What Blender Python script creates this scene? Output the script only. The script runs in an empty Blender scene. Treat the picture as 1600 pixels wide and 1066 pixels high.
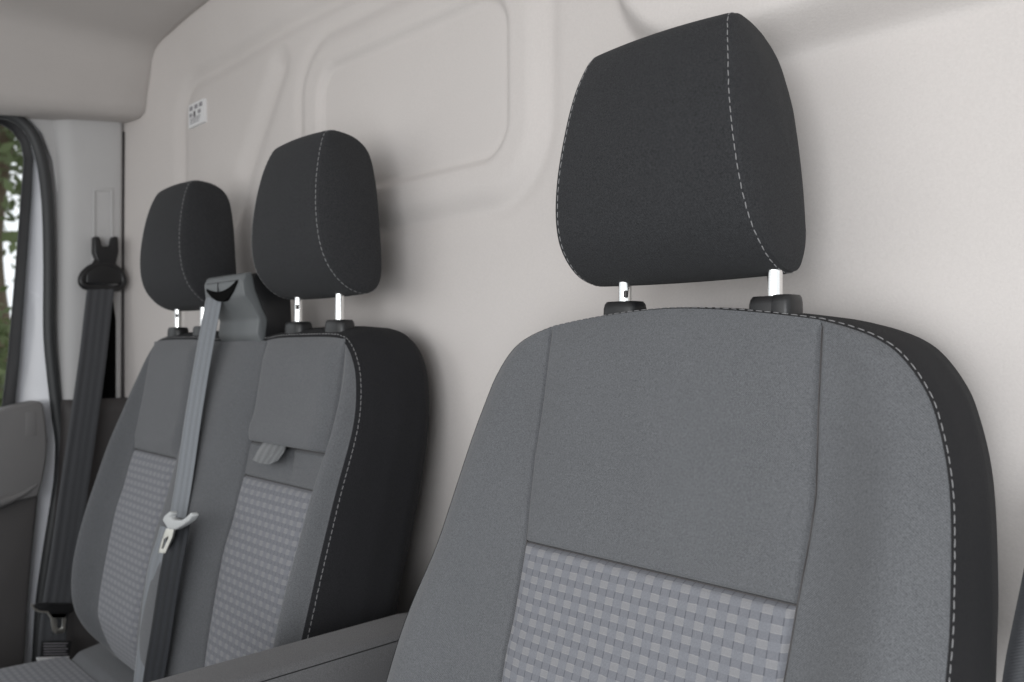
import bpy, bmesh, math, random
import numpy as np
from mathutils import Vector, Matrix
random.seed(4); np.random.seed(4)
sc = bpy.context.scene
COL = sc.collection
R = math.radians

# ------------------------------------------------------------------ camera
CAM = np.array([0.0, 0.0, 1.2]); F = 1291.0
YAW = R(45.92); PITCH = math.atan(12.0 / F)
cd = bpy.data.cameras.new('camera'); cam = bpy.data.objects.new('camera', cd); COL.objects.link(cam)
cam.location = CAM; cam.rotation_euler = (R(90) + PITCH, 0, YAW)
cd.sensor_fit = 'HORIZONTAL'; cd.sensor_width = 22.3; cd.lens = 22.3 * F / 1600
cd.clip_start = 0.01; cd.clip_end = 500
cd.dof.use_dof = True; cd.dof.focus_distance = 0.76; cd.dof.aperture_fstop = 4.5
sc.camera = cam

# ------------------------------------------------------------------ daylight
w = bpy.data.worlds.new('World'); sc.world = w; w.use_nodes = True
wn = w.node_tree.nodes; wl = w.node_tree.links
bg = wn['Background']; bg.inputs['Color'].default_value = (0.93, 0.97, 1.0, 1); bg.inputs['Strength'].default_value = 1.1
ld = bpy.data.lights.new('windscreen_daylight', 'AREA'); ld.shape = 'RECTANGLE'; ld.size = 1.8; ld.size_y = 0.75
ld.energy = 8; ld.color = (1.0, 0.985, 0.96)
lo = bpy.data.objects.new('windscreen_daylight', ld); COL.objects.link(lo)
lo.location = (-0.60, -1.15, 1.22)
lo.rotation_euler = Vector((-0.12, 1.0, -0.04)).to_track_quat('-Z', 'Y').to_euler()
# daylight entering through the open driver's door, right of the camera
dd_ = bpy.data.lights.new('door_daylight', 'AREA'); dd_.shape = 'RECTANGLE'; dd_.size = 0.9; dd_.size_y = 0.9
dd_.energy = 18; dd_.color = (0.95, 0.975, 1.0)
do_ = bpy.data.objects.new('door_daylight', dd_); COL.objects.link(do_)
do_.location = (0.38, -0.92, 0.98)
do_.rotation_euler = Vector((-0.45, 1.0, 0.0)).to_track_quat('-Z', 'Y').to_euler()
vs = sc.view_settings; vs.view_transform = 'Standard'; vs.look = 'None'; vs.exposure = 0.10; vs.gamma = 1.0
vs.use_curve_mapping = False
sc.cycles.use_denoising = True
sc.cycles.max_bounces = 8; sc.cycles.diffuse_bounces = 5

# ------------------------------------------------------------------ pixel -> place
_cp, _sp = math.cos(PITCH), math.sin(PITCH)
_fw = np.array([-math.sin(YAW) * _cp, math.cos(YAW) * _cp, _sp])
_rt = np.array([math.cos(YAW), math.sin(YAW), 0.0])
_up = np.cross(_rt, _fw)
def ray(px, py): return _fw * F + _rt * (px - 800) - _up * (py - 533)
def onX(px, py, X): d = ray(px, py); return CAM + d * ((X - CAM[0]) / d[0])
def onY(px, py, Y): d = ray(px, py); return CAM + d * ((Y - CAM[1]) / d[1])
Z0 = 1.2

# ------------------------------------------------------------------ materials
def new_mat(name, col, rough=0.6, metal=0.0, sheen=0.0, spec=0.5):
    m = bpy.data.materials.new(name); m.use_nodes = True
    b = m.node_tree.nodes['Principled BSDF']
    b.inputs['Base Color'].default_value = (*col, 1); b.inputs['Roughness'].default_value = rough
    b.inputs['Metallic'].default_value = metal; b.inputs['Specular IOR Level'].default_value = spec
    if sheen:
        b.inputs['Sheen Weight'].default_value = sheen; b.inputs['Sheen Roughness'].default_value = 0.5
    return m, m.node_tree.nodes, m.node_tree.links, b
class NT:
    def __init__(s, m): s.n = m.node_tree.nodes; s.l = m.node_tree.links
    def math(s, op, a, b=None, c=None):
        nd = s.n.new('ShaderNodeMath'); nd.operation = op
        for i, v in enumerate((a, b, c)):
            if v is None: continue
            if isinstance(v, (int, float)): nd.inputs[i].default_value = v
            else: s.l.new(v, nd.inputs[i])
        return nd.outputs[0]
    def mix(s, f, a, b):
        nd = s.n.new('ShaderNodeMix'); nd.data_type = 'RGBA'
        for i, v in ((0, f), (6, a), (7, b)):
            if isinstance(v, (int, float)): nd.inputs[i].default_value = v
            elif isinstance(v, tuple): nd.inputs[i].default_value = (*v, 1)
            else: s.l.new(v, nd.inputs[i])
        return nd.outputs[2]
    def noise(s, scale, detail=2, vec=None, rough=0.5):
        nd = s.n.new('ShaderNodeTexNoise'); nd.inputs['Scale'].default_value = scale
        nd.inputs['Detail'].default_value = detail; nd.inputs['Roughness'].default_value = rough
        if vec is None:
            vec = s.coord('Object')
        s.l.new(vec, nd.inputs['Vector']); return nd.outputs[0]
    def coord(s, which):
        if not hasattr(s, 'tc'): s.tc = s.n.new('ShaderNodeTexCoord')
        return s.tc.outputs[which]
    def uv(s):
        sp = s.n.new('ShaderNodeSeparateXYZ'); s.l.new(s.coord('UV'), sp.inputs[0]); return sp.outputs[0], sp.outputs[1]
    def bump(s, b, h, strength=0.3, dist=0.001):
        nd = s.n.new('ShaderNodeBump'); nd.inputs['Strength'].default_value = strength; nd.inputs['Distance'].default_value = dist
        s.l.new(h, nd.inputs['Height']); s.l.new(nd.outputs[0], b.inputs['Normal'])
def weave(t, u, v, p):
    a = t.math('SINE', t.math('MULTIPLY', u, 2 * math.pi / p)); b = t.math('SINE', t.math('MULTIPLY', v, 2 * math.pi / p))
    return t.math('MULTIPLY_ADD', t.math('MULTIPLY', a, b), 0.5, 0.5)
def fabric(name, c1, c2, p=0.0017, sheen=0.15, blotch=0.06, bstr=0.5):
    m, n, l, b = new_mat(name, c1, 0.92, 0, sheen, 0.25)
    t = NT(m); u, v = t.uv()
    wv = weave(t, u, v, p)
    nz = t.noise(850, 2, rough=0.7); big = t.noise(14, 3)
    f = t.math('MULTIPLY_ADD', nz, 1.7, t.math('MULTIPLY', wv, 0.45))
    f = t.math('SUBTRACT', f, 0.60); f = t.math('MINIMUM', t.math('MAXIMUM', f, 0.0), 1.0)
    col = t.mix(f, c1, c2)
    k = t.math('MULTIPLY_ADD', big, blotch * 2, 1 - blotch)
    hs = n.new('ShaderNodeHueSaturation'); l.new(col, hs.inputs['Color']); l.new(k, hs.inputs['Value'])
    l.new(hs.outputs[0], b.inputs['Base Color'])
    t.bump(b, t.math('ADD', wv, t.math('MULTIPLY', nz, 0.8)), bstr, 0.0006)
    return m
M_FRONT = fabric('grey seat cloth', (0.066, 0.068, 0.073), (0.158, 0.162, 0.171))
M_HEAD = fabric('black headrest cloth', (0.009, 0.0092, 0.0102), (0.048, 0.049, 0.0525), sheen=0.03)
M_SIDE = fabric('black seat side cloth', (0.006, 0.006, 0.007), (0.022, 0.022, 0.0245), sheen=0.02)
M_ARM = fabric('dark grey armrest cloth', (0.085, 0.084, 0.087), (0.17, 0.167, 0.171), p=0.0016)
def basket(name):
    m, n, l, b = new_mat(name, (0.2, 0.2, 0.22), 0.9, 0, 0.15, 0.25)
    t = NT(m); u, v = t.uv()
    HX, HZ = 0.009, 0.0118
    row = t.math('DIVIDE', v, HZ); rf = t.math('FRACT', row); ri = t.math('FLOOR', row)
    par = t.math('MODULO', t.math('ADD', ri, 1000), 2.0)
    cu = t.math('ADD', t.math('DIVIDE', u, HX), par)            # light block every second cell, shifted row by row
    cf = t.math('FRACT', t.math('ADD', cu, 1000)); ci = t.math('MODULO', t.math('FLOOR', t.math('ADD', cu, 1000)), 2.0)
    jig = t.math('MULTIPLY', t.math('SUBTRACT', t.noise(160, 2), 0.5), 0.12)
    rj = t.math('ADD', rf, jig)
    rowA = t.math('LESS_THAN', rj, 0.52)
    inb = t.math('MULTIPLY', t.math('GREATER_THAN', cf, 0.04), t.math('LESS_THAN', cf, 0.97))
    light = t.math('MULTIPLY', t.math('MULTIPLY', rowA, inb), t.math('LESS_THAN', ci, 0.5))
    rowB = t.math('SUBTRACT', 1.0, rowA)
    slit = t.math('MULTIPLY', rowB, t.math('LESS_THAN', t.math('ABSOLUTE', t.math('SUBTRACT', t.math('FRACT', t.math('ADD', cf, 0.5)), 0.5)), 0.055))
    # fine grid threads inside light blocks, brighter top and bottom edge
    g = t.math('MULTIPLY', t.math('SINE', t.math('MULTIPLY', u, 2 * math.pi / 0.0011)), t.math('SINE', t.math('MULTIPLY', v, 2 * math.pi / 0.0011)))
    edge = t.math('GREATER_THAN', t.math('ABSOLUTE', t.math('SUBTRACT', rj, 0.26)), 0.20)
    lf = t.math('MINIMUM', t.math('ADD', t.math('MULTIPLY_ADD', g, 0.4, 0.5), t.math('MULTIPLY', edge, 0.5)), 1.0)
    thr = t.math('MULTIPLY_ADD', t.math('SINE', t.math('MULTIPLY', v, 2 * math.pi / 0.0009)), 0.5, 0.5)
    nz = t.noise(900, 3)
    base = t.mix(t.math('MULTIPLY_ADD', nz, 0.7, t.math('MULTIPLY', thr, 0.3)), (0.115, 0.120, 0.135), (0.235, 0.240, 0.262))
    base = t.mix(t.math('MULTIPLY', rowB, 0.22), base, (0.10, 0.10, 0.115))
    lc = t.mix(lf, (0.19, 0.185, 0.185), (0.42, 0.40, 0.38))
    col = t.mix(t.math('MULTIPLY', light, 0.31), base, lc)
    col = t.mix(t.math('MULTIPLY', slit, 0.5), col, (0.045, 0.045, 0.055))
    l.new(col, b.inputs['Base Color'])
    h = t.math('ADD', t.math('MULTIPLY', light, 0.6), t.math('MULTIPLY', nz, 0.35))
    h = t.math('SUBTRACT', h, t.math('MULTIPLY', slit, 1.0))
    t.bump(b, h, 0.6, 0.0006)
    return m
M_BASKET = basket('basket weave insert cloth')
def lining(name, c, sc1=420, bs=0.35, blotch=0.05):
    m, n, l, b = new_mat(name, c, 0.95, 0, 0.12, 0.2)
    t = NT(m); nz = t.noise(sc1, 4, rough=0.65); big = t.noise(5, 3)
    k = t.math('ADD', t.math('MULTIPLY_ADD', big, blotch * 2, 1 - blotch), t.math('MULTIPLY', t.math('SUBTRACT', nz, 0.5), 0.16))
    hs = n.new('ShaderNodeHueSaturation'); hs.inputs['Color'].default_value = (*c, 1); l.new(k, hs.inputs['Value'])
    l.new(hs.outputs[0], b.inputs['Base Color'])
    t.bump(b, nz, bs, 0.001); return m
M_BULK = lining('felt bulkhead lining', (0.60, 0.565, 0.545))
M_ROOF = lining('felt headliner', (0.50, 0.472, 0.455))
def plastic(name, c, rough=0.5, grain=700, bs=0.15):
    m, n, l, b = new_mat(name, c, rough, 0, 0, 0.45)
    t = NT(m); nz = t.noise(grain, 2); big = t.noise(9, 3)
    k = t.math('MULTIPLY_ADD', big, 0.10, 0.95)
    hs = n.new('ShaderNodeHueSaturation'); hs.inputs['Color'].default_value = (*c, 1); l.new(k, hs.inputs['Value'])
    l.new(hs.outputs[0], b.inputs['Base Color'])
    rr = t.math('MULTIPLY_ADD', big, 0.12, rough - 0.06); l.new(rr, b.inputs['Roughness'])
    t.bump(b, nz, bs, 0.0005); return m
M_PILLAR = plastic('pale grey pillar plastic', (0.50, 0.495, 0.495))
M_DARKTRIM = plastic('dark grey trim plastic', (0.060, 0.055, 0.055), 0.6)
M_CARD = plastic('grey door card plastic', (0.17, 0.165, 0.165), 0.55)
M_CARDLOW = plastic('dark door card plastic', (0.075, 0.07, 0.07), 0.6)
M_BLACK = plastic('black plastic', (0.012, 0.012, 0.013), 0.38)
M_SLOT = new_mat('dark opening', (0.004, 0.004, 0.004), 0.95, 0, 0, 0.05)[0]
M_BOX = plastic('charcoal plastic', (0.12, 0.128, 0.132), 0.5)
M_RUBBER = plastic('black rubber', (0.014, 0.014, 0.016), 0.55)
M_SEAL = plastic('grey rubber seal', (0.04, 0.042, 0.044), 0.5)
M_PAINT = plastic('white body paint', (0.74, 0.75, 0.79), 0.25, bs=0.0)
M_TONGUE = plastic('pale grey plastic', (0.50, 0.51, 0.51), 0.45)
M_STITCH = plastic('grey stitching thread', (0.22, 0.218, 0.222), 0.8)
M_FLOOR = plastic('black rubber floor', (0.03, 0.03, 0.03), 0.7)
M_PAPER = plastic('white label paper', (0.78, 0.78, 0.79), 0.5)
M_PRINT = plastic('grey print', (0.28, 0.27, 0.29), 0.6)
M_INK = plastic('dark print', (0.10, 0.09, 0.10), 0.6)
M_CHROME = new_mat('polished steel', (0.86, 0.86, 0.85), 0.16, 1.0)[0]
M_STEEL = new_mat('zinc plated steel', (0.82, 0.81, 0.76), 0.28, 1.0)[0]
def webbing(name, c1, c2):
    m, n, l, b = new_mat(name, c1, 0.6, 0, 0.25, 0.5)
    t = NT(m); u, v = t.uv()
    s = t.math('MULTIPLY_ADD', t.math('SINE', t.math('MULTIPLY', u, 2 * math.pi / 0.0157)), 0.5, 0.5)
    fine = t.math('SINE', t.math('MULTIPLY', t.math('ADD', v, t.math('MULTIPLY', u, 0.6)), 2 * math.pi / 0.0022))
    nz = t.noise(500, 2)
    f = t.math('ADD', t.math('MULTIPLY', s, 0.6), t.math('MULTIPLY', nz, 0.5))
    l.new(t.mix(f, c1, c2), b.inputs['Base Color'])
    t.bump(b, t.math('ADD', s, t.math('MULTIPLY', fine, 0.25)), 0.4, 0.0008); return m
M_WEB = webbing('grey seat belt webbing', (0.10, 0.11, 0.125), (0.20, 0.215, 0.235))
M_WEBDARK = webbing('dark seat belt webbing', (0.022, 0.023, 0.027), (0.062, 0.065, 0.072))
M_WEBSHADE = webbing('shade-darkened seat belt webbing', (0.010, 0.011, 0.013), (0.034, 0.036, 0.041))  # same grey belt, its shaded strip painted in as a darker colour
M_WEBSHADE.node_tree.nodes['Principled BSDF'].inputs['Sheen Weight'].default_value = 0.02
M_WEBSHADE.node_tree.nodes['Principled BSDF'].inputs['Specular IOR Level'].default_value = 0.2
M_STRAP = webbing('charcoal strap webbing', (0.065, 0.068, 0.072), (0.15, 0.155, 0.16))
def glass():
    m, n, l, b = new_mat('window glass', (1, 1, 1), 0.0); b.inputs['Transmission Weight'].default_value = 1; b.inputs['IOR'].default_value = 1.02
    return m
M_GLASS = glass()
def leafmat(name, c1, c2):
    m, n, l, b = new_mat(name, c1, 0.6); t = NT(m); l.new(t.mix(t.noise(2.5, 3), c1, c2), b.inputs['Base Color'])
    b.inputs['Transmission Weight'].default_value = 0.0; return m
M_LEAF = leafmat('tree leaves', (0.035, 0.06, 0.015), (0.12, 0.15, 0.055))
M_BARK = lining('tree bark', (0.11, 0.085, 0.06), 40)
M_GROUND = lining('pale concrete yard', (0.62, 0.60, 0.57), 30)

# ------------------------------------------------------------------ mesh helpers
def link(o, parent=None):
    COL.objects.link(o)
    if parent is not None:
        o.parent = parent
        if parent.type == 'EMPTY': o.matrix_parent_inverse = Matrix.Translation(parent.location).inverted()
    return o
def tag(o, label=None, cat=None, group=None, kind=None):
    if label: o['label'] = label
    if cat: o['category'] = cat
    if group: o['group'] = group
    if kind: o['kind'] = kind
    return o
def thing(name, loc, label, cat, group=None):
    o = bpy.data.objects.new(name, None); o.empty_display_size = 0.05; o.location = loc; COL.objects.link(o)
    return tag(o, label, cat, group)
def mesh(name, v, f, mat, parent=None, uv=None, smooth=True, merge=False):
    me = bpy.data.meshes.new(name); me.from_pydata([tuple(map(float, p)) for p in v], [], f)
    if uv is not None:
        ul = me.uv_layers.new(name='UVMap')
        idx = np.empty(len(me.loops), dtype=np.int32); me.loops.foreach_get('vertex_index', idx)
        ul.data.foreach_set('uv', np.asarray(uv, dtype=np.float32)[idx].ravel())
    if merge or True:
        bm = bmesh.new(); bm.from_mesh(me)
        if merge: bmesh.ops.remove_doubles(bm, verts=bm.verts, dist=1e-5)
        bmesh.ops.recalc_face_normals(bm, faces=bm.faces); bm.to_mesh(me); bm.free()
    me.polygons.foreach_set('use_smooth', [smooth] * len(me.polygons))
    me.materials.append(mat)
    return link(bpy.data.objects.new(name, me), parent)
def gridfaces(nu, nv, off=0, closed_u=False):
    f = []
    for i in range(nu if closed_u else nu - 1):
        for j in range(nv - 1):
            a, b = i, (i + 1) % nu
            f.append((off + a * nv + j, off + b * nv + j, off + b * nv + j + 1, off + a * nv + j + 1))
    return f
def grid(name, P, mat, parent=None, uv=None, closed_u=False):
    nu, nv = P.shape[:2]
    if uv is None: uv = np.stack([P[..., 0], P[..., 2]], -1)
    return mesh(name, P.reshape(-1, 3), gridfaces(nu, nv, 0, closed_u), mat, parent, uv.reshape(-1, 2))
def from_bm(name, bm, mat, parent=None, smooth=True, angle=None, uvscale=True):
    me = bpy.data.meshes.new(name)
    bmesh.ops.recalc_face_normals(bm, faces=bm.faces)
    ul = bm.loops.layers.uv.verify()
    for fc in bm.faces:
        n = fc.normal; ax = max(range(3), key=lambda i: abs(n[i]))
        for lp in fc.loops:
            c = lp.vert.co; lp[ul].uv = ((c.y, c.z), (c.x, c.z), (c.x, c.y))[ax]
    bm.to_mesh(me); bm.free()
    me.materials.append(mat)
    if smooth:
        me.polygons.foreach_set('use_smooth', [True] * len(me.polygons))
        if angle is not None: me.set_sharp_from_angle(angle=R(angle))
    return link(bpy.data.objects.new(name, me), parent)
def bevel_all(bm, w, seg=3):
    es = [e for e in bm.edges if len(e.link_faces) == 2 and e.calc_face_angle(0) > R(25)]
    if w > 0: bmesh.ops.bevel(bm, geom=es, offset=w, segments=seg, profile=0.5, affect='EDGES', clamp_overlap=True)
def rbox(name, c, size, bev, mat, parent=None, rot=None, seg=3):
    bm = bmesh.new(); bmesh.ops.create_cube(bm, size=1)
    bmesh.ops.scale(bm, vec=size, verts=bm.verts); bevel_all(bm, bev, seg)
    if rot is not None: bmesh.ops.rotate(bm, cent=(0, 0, 0), matrix=rot, verts=bm.verts)
    bmesh.ops.translate(bm, vec=c, verts=bm.verts)
    return from_bm(name, bm, mat, parent, angle=40)
def prism(name, poly, vec, bev, mat, parent=None, seg=3, angle=40):
    """polygon of 3D points pushed along vec into a solid, edges rounded"""
    bm = bmesh.new(); vec = Vector(vec)
    a = [bm.verts.new(Vector(p)) for p in poly]; b = [bm.verts.new(Vector(p) + vec) for p in poly]
    n = len(poly)
    bm.faces.new(a); bm.faces.new(b[::-1])
    for i in range(n): bm.faces.new((a[i], b[i], b[(i + 1) % n], a[(i + 1) % n]))
    bmesh.ops.recalc_face_normals(bm, faces=bm.faces); bevel_all(bm, bev, seg)
    return from_bm(name, bm, mat, parent, angle=angle)
def ringprism(name, outer, inner, vec, bev, mat, parent=None):
    bm = bmesh.new(); vec = Vector(vec); n = len(outer)
    L = [[bm.verts.new(Vector(p) + o) for p in pl] for pl in (outer, inner) for o in (Vector((0, 0, 0)), vec)]
    oa, ob, ia, ib = L
    for i in range(n):
        j = (i + 1) % n
        bm.faces.new((oa[i], oa[j], ia[j], ia[i])); bm.faces.new((ob[j], ob[i], ib[i], ib[j]))
        bm.faces.new((oa[j], oa[i], ob[i], ob[j])); bm.faces.new((ia[i], ia[j], ib[j], ib[i]))
    bmesh.ops.recalc_face_normals(bm, faces=bm.faces); bevel_all(bm, bev, 2)
    return from_bm(name, bm, mat, parent, angle=40)
def catmull(P, n, closed=False):
    P = np.asarray(P, float); m = len(P)
    segs = m if closed else m - 1
    def g(i): return P[i % m] if closed else (2 * P[0] - P[1] if i < 0 else (2 * P[-1] - P[-2] if i >= m else P[i]))
    dense = []
    for s in range(segs):
        p0, p1, p2, p3 = g(s - 1), g(s), g(s + 1), g(s + 2)
        for t in np.linspace(0, 1, 24, endpoint=False):
            dense.append(0.5 * (2 * p1 + (p2 - p0) * t + (2 * p0 - 5 * p1 + 4 * p2 - p3) * t ** 2 + (3 * p1 - p0 - 3 * p2 + p3) * t ** 3))
    dense.append(P[0] if closed else P[-1]); dense = np.array(dense)
    d = np.r_[0, np.cumsum(np.linalg.norm(np.diff(dense, axis=0), axis=1))]
    q = np.linspace(0, d[-1], n, endpoint=not closed)
    return np.stack([np.interp(q, d, dense[:, k]) for k in range(dense.shape[1])], -1)
def tube(name, pts, r, mat, parent=None, n=12, flat=None, side=None):
    pts = np.asarray(pts, float); V = []; m = len(pts)
    for i in range(m):
        t = pts[min(i + 1, m - 1)] - pts[max(i - 1, 0)]; t /= np.linalg.norm(t)
        s = np.array(side if side is not None else ((1, 0, 0) if abs(t[0]) < .9 else (0, 1, 0)), float); s -= t * (s @ t); s /= np.linalg.norm(s)
        q = np.cross(t, s); r1 = r[i] if hasattr(r, '__len__') else r; r2 = r1 * (flat or 1)
        for k in range(n):
            a = 2 * math.pi * k / n; V.append(pts[i] + s * math.cos(a) * r2 + q * math.sin(a) * r1)
    f = [(i * n + k, (i + 1) * n + k, (i + 1) * n + (k + 1) % n, i * n + (k + 1) % n) for i in range(m - 1) for k in range(n)]
    f += [tuple(range(n)), tuple(range((m - 1) * n, m * n))]
    uv = [((k % n) * 0.002, (k // n) * 0.004) for k in range(len(V))]
    o = mesh(name, V, f, mat, parent, uv); o.data.set_sharp_from_angle(angle=R(60)); return o
def ribbon(name, ctr, wid, width, mat, parent=None, th=0.0014, n=90, ridges=True):
    """belt webbing: centre line, width direction at each point, real thickness, three woven ridges"""
    A = catmull(np.hstack([np.asarray(ctr, float), np.asarray(wid, float)]), n)
    c, wd = A[:, :3], A[:, 3:]; wd /= np.linalg.norm(wd, axis=1)[:, None]
    tg = np.gradient(c, axis=0); tg /= np.linalg.norm(tg, axis=1)[:, None]
    wd -= tg * np.sum(wd * tg, 1)[:, None]; wd /= np.linalg.norm(wd, axis=1)[:, None]
    nr = np.cross(tg, wd); s = np.linspace(-1, 1, 19)
    rd = (0.0004 * np.cos(s * math.pi * 3) if ridges else 0 * s)
    rd = rd - 0.0006 * np.clip((np.abs(s) - .9) / .1, 0, 1)
    L = np.r_[0, np.cumsum(np.linalg.norm(np.diff(c, axis=0), axis=1))]
    top = c[:, None] + wd[:, None] * (s * width / 2)[None, :, None] + nr[:, None] * (th / 2 + rd)[None, :, None]
    bot = c[:, None] + wd[:, None] * (s[::-1] * width / 2)[None, :, None] - nr[:, None] * (th / 2 + rd[::-1])[None, :, None]
    P = np.concatenate([top, bot, top[:, :1]], 1)
    uu = np.concatenate([s, s[::-1], s[:1]]) * width / 2
    uv = np.stack([np.broadcast_to(uu, (n, len(uu))), np.broadcast_to(L[:, None], (n, len(uu)))], -1)
    return grid(name, P, mat, parent, uv)
def stitches(name, P, N, parent, dash=0.0058, gap=0.0020, wd=0.0011, hgt=0.0004):
    """a row of thread dashes laid along polyline P on surface normals N, one joined part"""
    d = np.r_[0, np.cumsum(np.linalg.norm(np.diff(P, axis=0), axis=1))]
    at = lambda q, A: np.array([np.interp(q, d, A[:, k]) for k in range(3)])
    V, Fc = [], []; q = 0.001
    while q + dash < d[-1]:
        ds = dash * random.uniform(.92, 1.05)
        st = [at(q + ds * k, P) for k in (0, .12, .5, .88, 1)]; nn = at(q + ds / 2, N); nn /= np.linalg.norm(nn)
        t = st[-1] - st[0]; t /= np.linalg.norm(t); b = np.cross(nn, t); b /= np.linalg.norm(b)
        base = len(V); tilt = b * random.uniform(-.0002, .0002)
        for k, (hh, ww) in enumerate(((0, .35), (.8, .9), (1, 1), (.8, .9), (0, .35))):
            c = st[k] + tilt * (k - 2)
            V += [c + b * wd / 2 * ww - nn * .0006, c + b * wd * .3 * ww + nn * hgt * hh, c - b * wd * .3 * ww + nn * hgt * hh, c - b * wd / 2 * ww - nn * .0006]
        for k in range(4):
            for j in range(3): Fc.append((base + 4 * k + j, base + 4 * k + 4 + j, base + 4 * k + 5 + j, base + 4 * k + 1 + j))
        q += dash + gap
    o = mesh(name, V, Fc, M_STITCH, parent); o['kind'] = 'stuff'; return o

# ------------------------------------------------------------------ the setting: bulkhead, headliner, floor
def sstep(a, b, x): t = np.clip((x - a) / (b - a), 0, 1); return t * t * (3 - 2 * t)
def rr_sdf(x, z, x0, x1, z0, z1, r):
    cx, cz, hx, hz = (x0 + x1) / 2, (z0 + z1) / 2, (x1 - x0) / 2 - r, (z1 - z0) / 2 - r
    qx, qz = np.abs(x - cx) - hx, np.abs(z - cz) - hz
    return np.hypot(np.maximum(qx, 0), np.maximum(qz, 0)) + np.minimum(np.maximum(qx, qz), 0) - r
YB = 0.75
def bulk_y(x, z):
    y = np.full_like(x, YB)
    # whole moulded panel: bends forward outside its rounded border on the left and towards the roof
    d = rr_sdf(x, z, -1.83, 1.5, -2.0, 0.583, 0.09)
    y -= 0.26 * np.maximum(0, d + .004) * sstep(-.004, .02, d) + 0.004 * sstep(-.012, .012, d) - 0.007 * np.exp(-(d / .016) ** 2)
    # raised rim and set-back field of the large moulded pocket
    di = rr_sdf(x, z, -1.234, -.78, .2535, .474, .05); do = rr_sdf(x, z, -1.30, -.718, .195, .53, .10)
    y -= 0.010 * (1 - sstep(-.028, .012, do)); y += 0.010 * (1 - sstep(-.009, .005, di))
    y += 0.004 * np.exp(-((di + .001) / .006) ** 2) + 0.004 * np.exp(-((do - .01) / .014) ** 2)
    # diagonal soft valley of the left field
    ax, az, bx, bz = -1.355, .55, -1.575, .27
    t = np.clip(((x - ax) * (bx - ax) + (z - az) * (bz - az)) / ((bx - ax) ** 2 + (bz - az) ** 2), 0, 1)
    dd = np.hypot(x - ax - t * (bx - ax), z - az - t * (bz - az))
    y += 0.013 * np.exp(-(dd / .030) ** 2) * sstep(0, .15, t + .02) - 0.006 * np.exp(-(dd / .12) ** 2)
    # overhanging bulge above the driver's headrest
    du = rr_sdf(x, z, -.60, 1.5, .285, 1.6, .16)
    y -= 0.050 * (1 - sstep(-.032, .006, du))
    y += 0.0025 * np.sin(x * 7 + 1) * np.sin(z * 5)
    return y
xs = np.arange(-2.04, .56, .005); zs = np.arange(-.95, .74, .005)
X, Zz = np.meshgrid(xs, zs, indexing='ij')
P = np.stack([X, bulk_y(X, Zz), Zz + Z0], -1)
bulk = grid('bulkhead', P, M_BULK); tag(bulk, 'pale grey felt lined bulkhead with moulded rounded panels', kind='structure')
# headliner: flat roof running into a drop rail above the left door
prof = catmull([(.62, .70), (-.4, .702), (-1.2, .70), (-1.66, .694), (-1.80, .685), (-1.865, .674), (-1.897, .652), (-1.915, .61), (-1.932, .56), (-1.941, .525), (-1.952, .512), (-1.975, .508), (-2.06, .508)], 120)
ys = np.r_[np.linspace(-.80, .70, 30), .716, .722, .724]
hl = np.zeros((120, len(ys), 3))
tn = np.gradient(prof, axis=0); tn /= np.linalg.norm(tn, axis=1)[:, None]; nn = np.stack([-tn[:, 1], tn[:, 0]], -1)  # outward
if nn[5, 1] < 0: nn = -nn
for j, yy in enumerate(ys):
    lift = 0.012 * (0 if yy <= .70 else ((yy - .70) / .024)) ** 2
    back = yy - .035 * sstep(-1.7, -1.2, prof[:, 0])              # rear edge
    hl[:, j, 0] = prof[:, 0] + nn[:, 0] * lift; hl[:, j, 1] = back; hl[:, j, 2] = prof[:, 1] + nn[:, 1] * lift + Z0 + (1 - sstep(.54, .64, prof[:, 1])) * (-.012 + .034 * (yy - .42) / .28)
uvh = np.stack([hl[..., 1], np.broadcast_to(np.linspace(0, 3, 120)[:, None], hl.shape[:2])], -1)
tag(grid('headliner', hl, M_ROOF, None, uvh), 'grey felt headliner with drop rail above the left door', kind='structure')
fl = rbox('floor', (-.75, .0, .22), (2.7, 1.6, .04), .005, M_FLOOR); tag(fl, 'black rubber cab floor', kind='structure')
dash = prism('unseen_dashboard', [(-2.0, -.42, .24), (-2.0, -.40, .80), (-2.0, -.50, .93), (-2.0, -1.10, .98), (-2.0, -1.15, .24)], (1.8, 0, 0), .03, M_DARKTRIM); tag(dash, 'unseen dark plastic dash added in front of the seats to block low light', kind='structure')  # out of view, added to keep low light off the seats
gr = mesh('ground', [(-60, -60, -.45), (60, -60, -.45), (60, 60, -.45), (-60, 60, -.45)], [(0, 1, 2, 3)], M_GROUND); tag(gr, 'pale concrete yard outside the window', kind='structure')

# ------------------------------------------------------------------ left side: pillar trim, door, seals
WX = -2.02
def polyX(pp, X): return [onX(a, b, X) for a, b in pp]
pil = thing('pillar_trim', (WX, .62, .25), 'pale grey plastic pillar trim beside the left door carrying the belt guide', 'pillar trim')
pp = [(.548, .56), (.556, .53), (.560, .2), (.562, -.118), (.690, -.118), (.692, .2), (.692, .56)]
cs = catmull([(-2.075, .520), (-2.06, .542), (-2.045, .552), (-2.030, .566), (-2.020, .588), (-2.016, .63), (-2.016, .672), (-2.020, .686), (-2.04, .692)], 40)
zz = np.linspace(-.118, .56, 30)
Pp = np.zeros((40, 30, 3)); Pp[..., 0] = cs[:, None, 0]; Pp[..., 1] = cs[:, None, 1] + .012 * (zz[None] < 0) * 0; Pp[..., 2] = Z0 + zz[None]
Pp[..., 1] -= .012 * sstep(.35, .56, zz)[None] * (cs[:, None, 1] < .6)
grid('cover', Pp, M_PILLAR, pil, np.stack([Pp[..., 1], Pp[..., 2]], -1))
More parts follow.
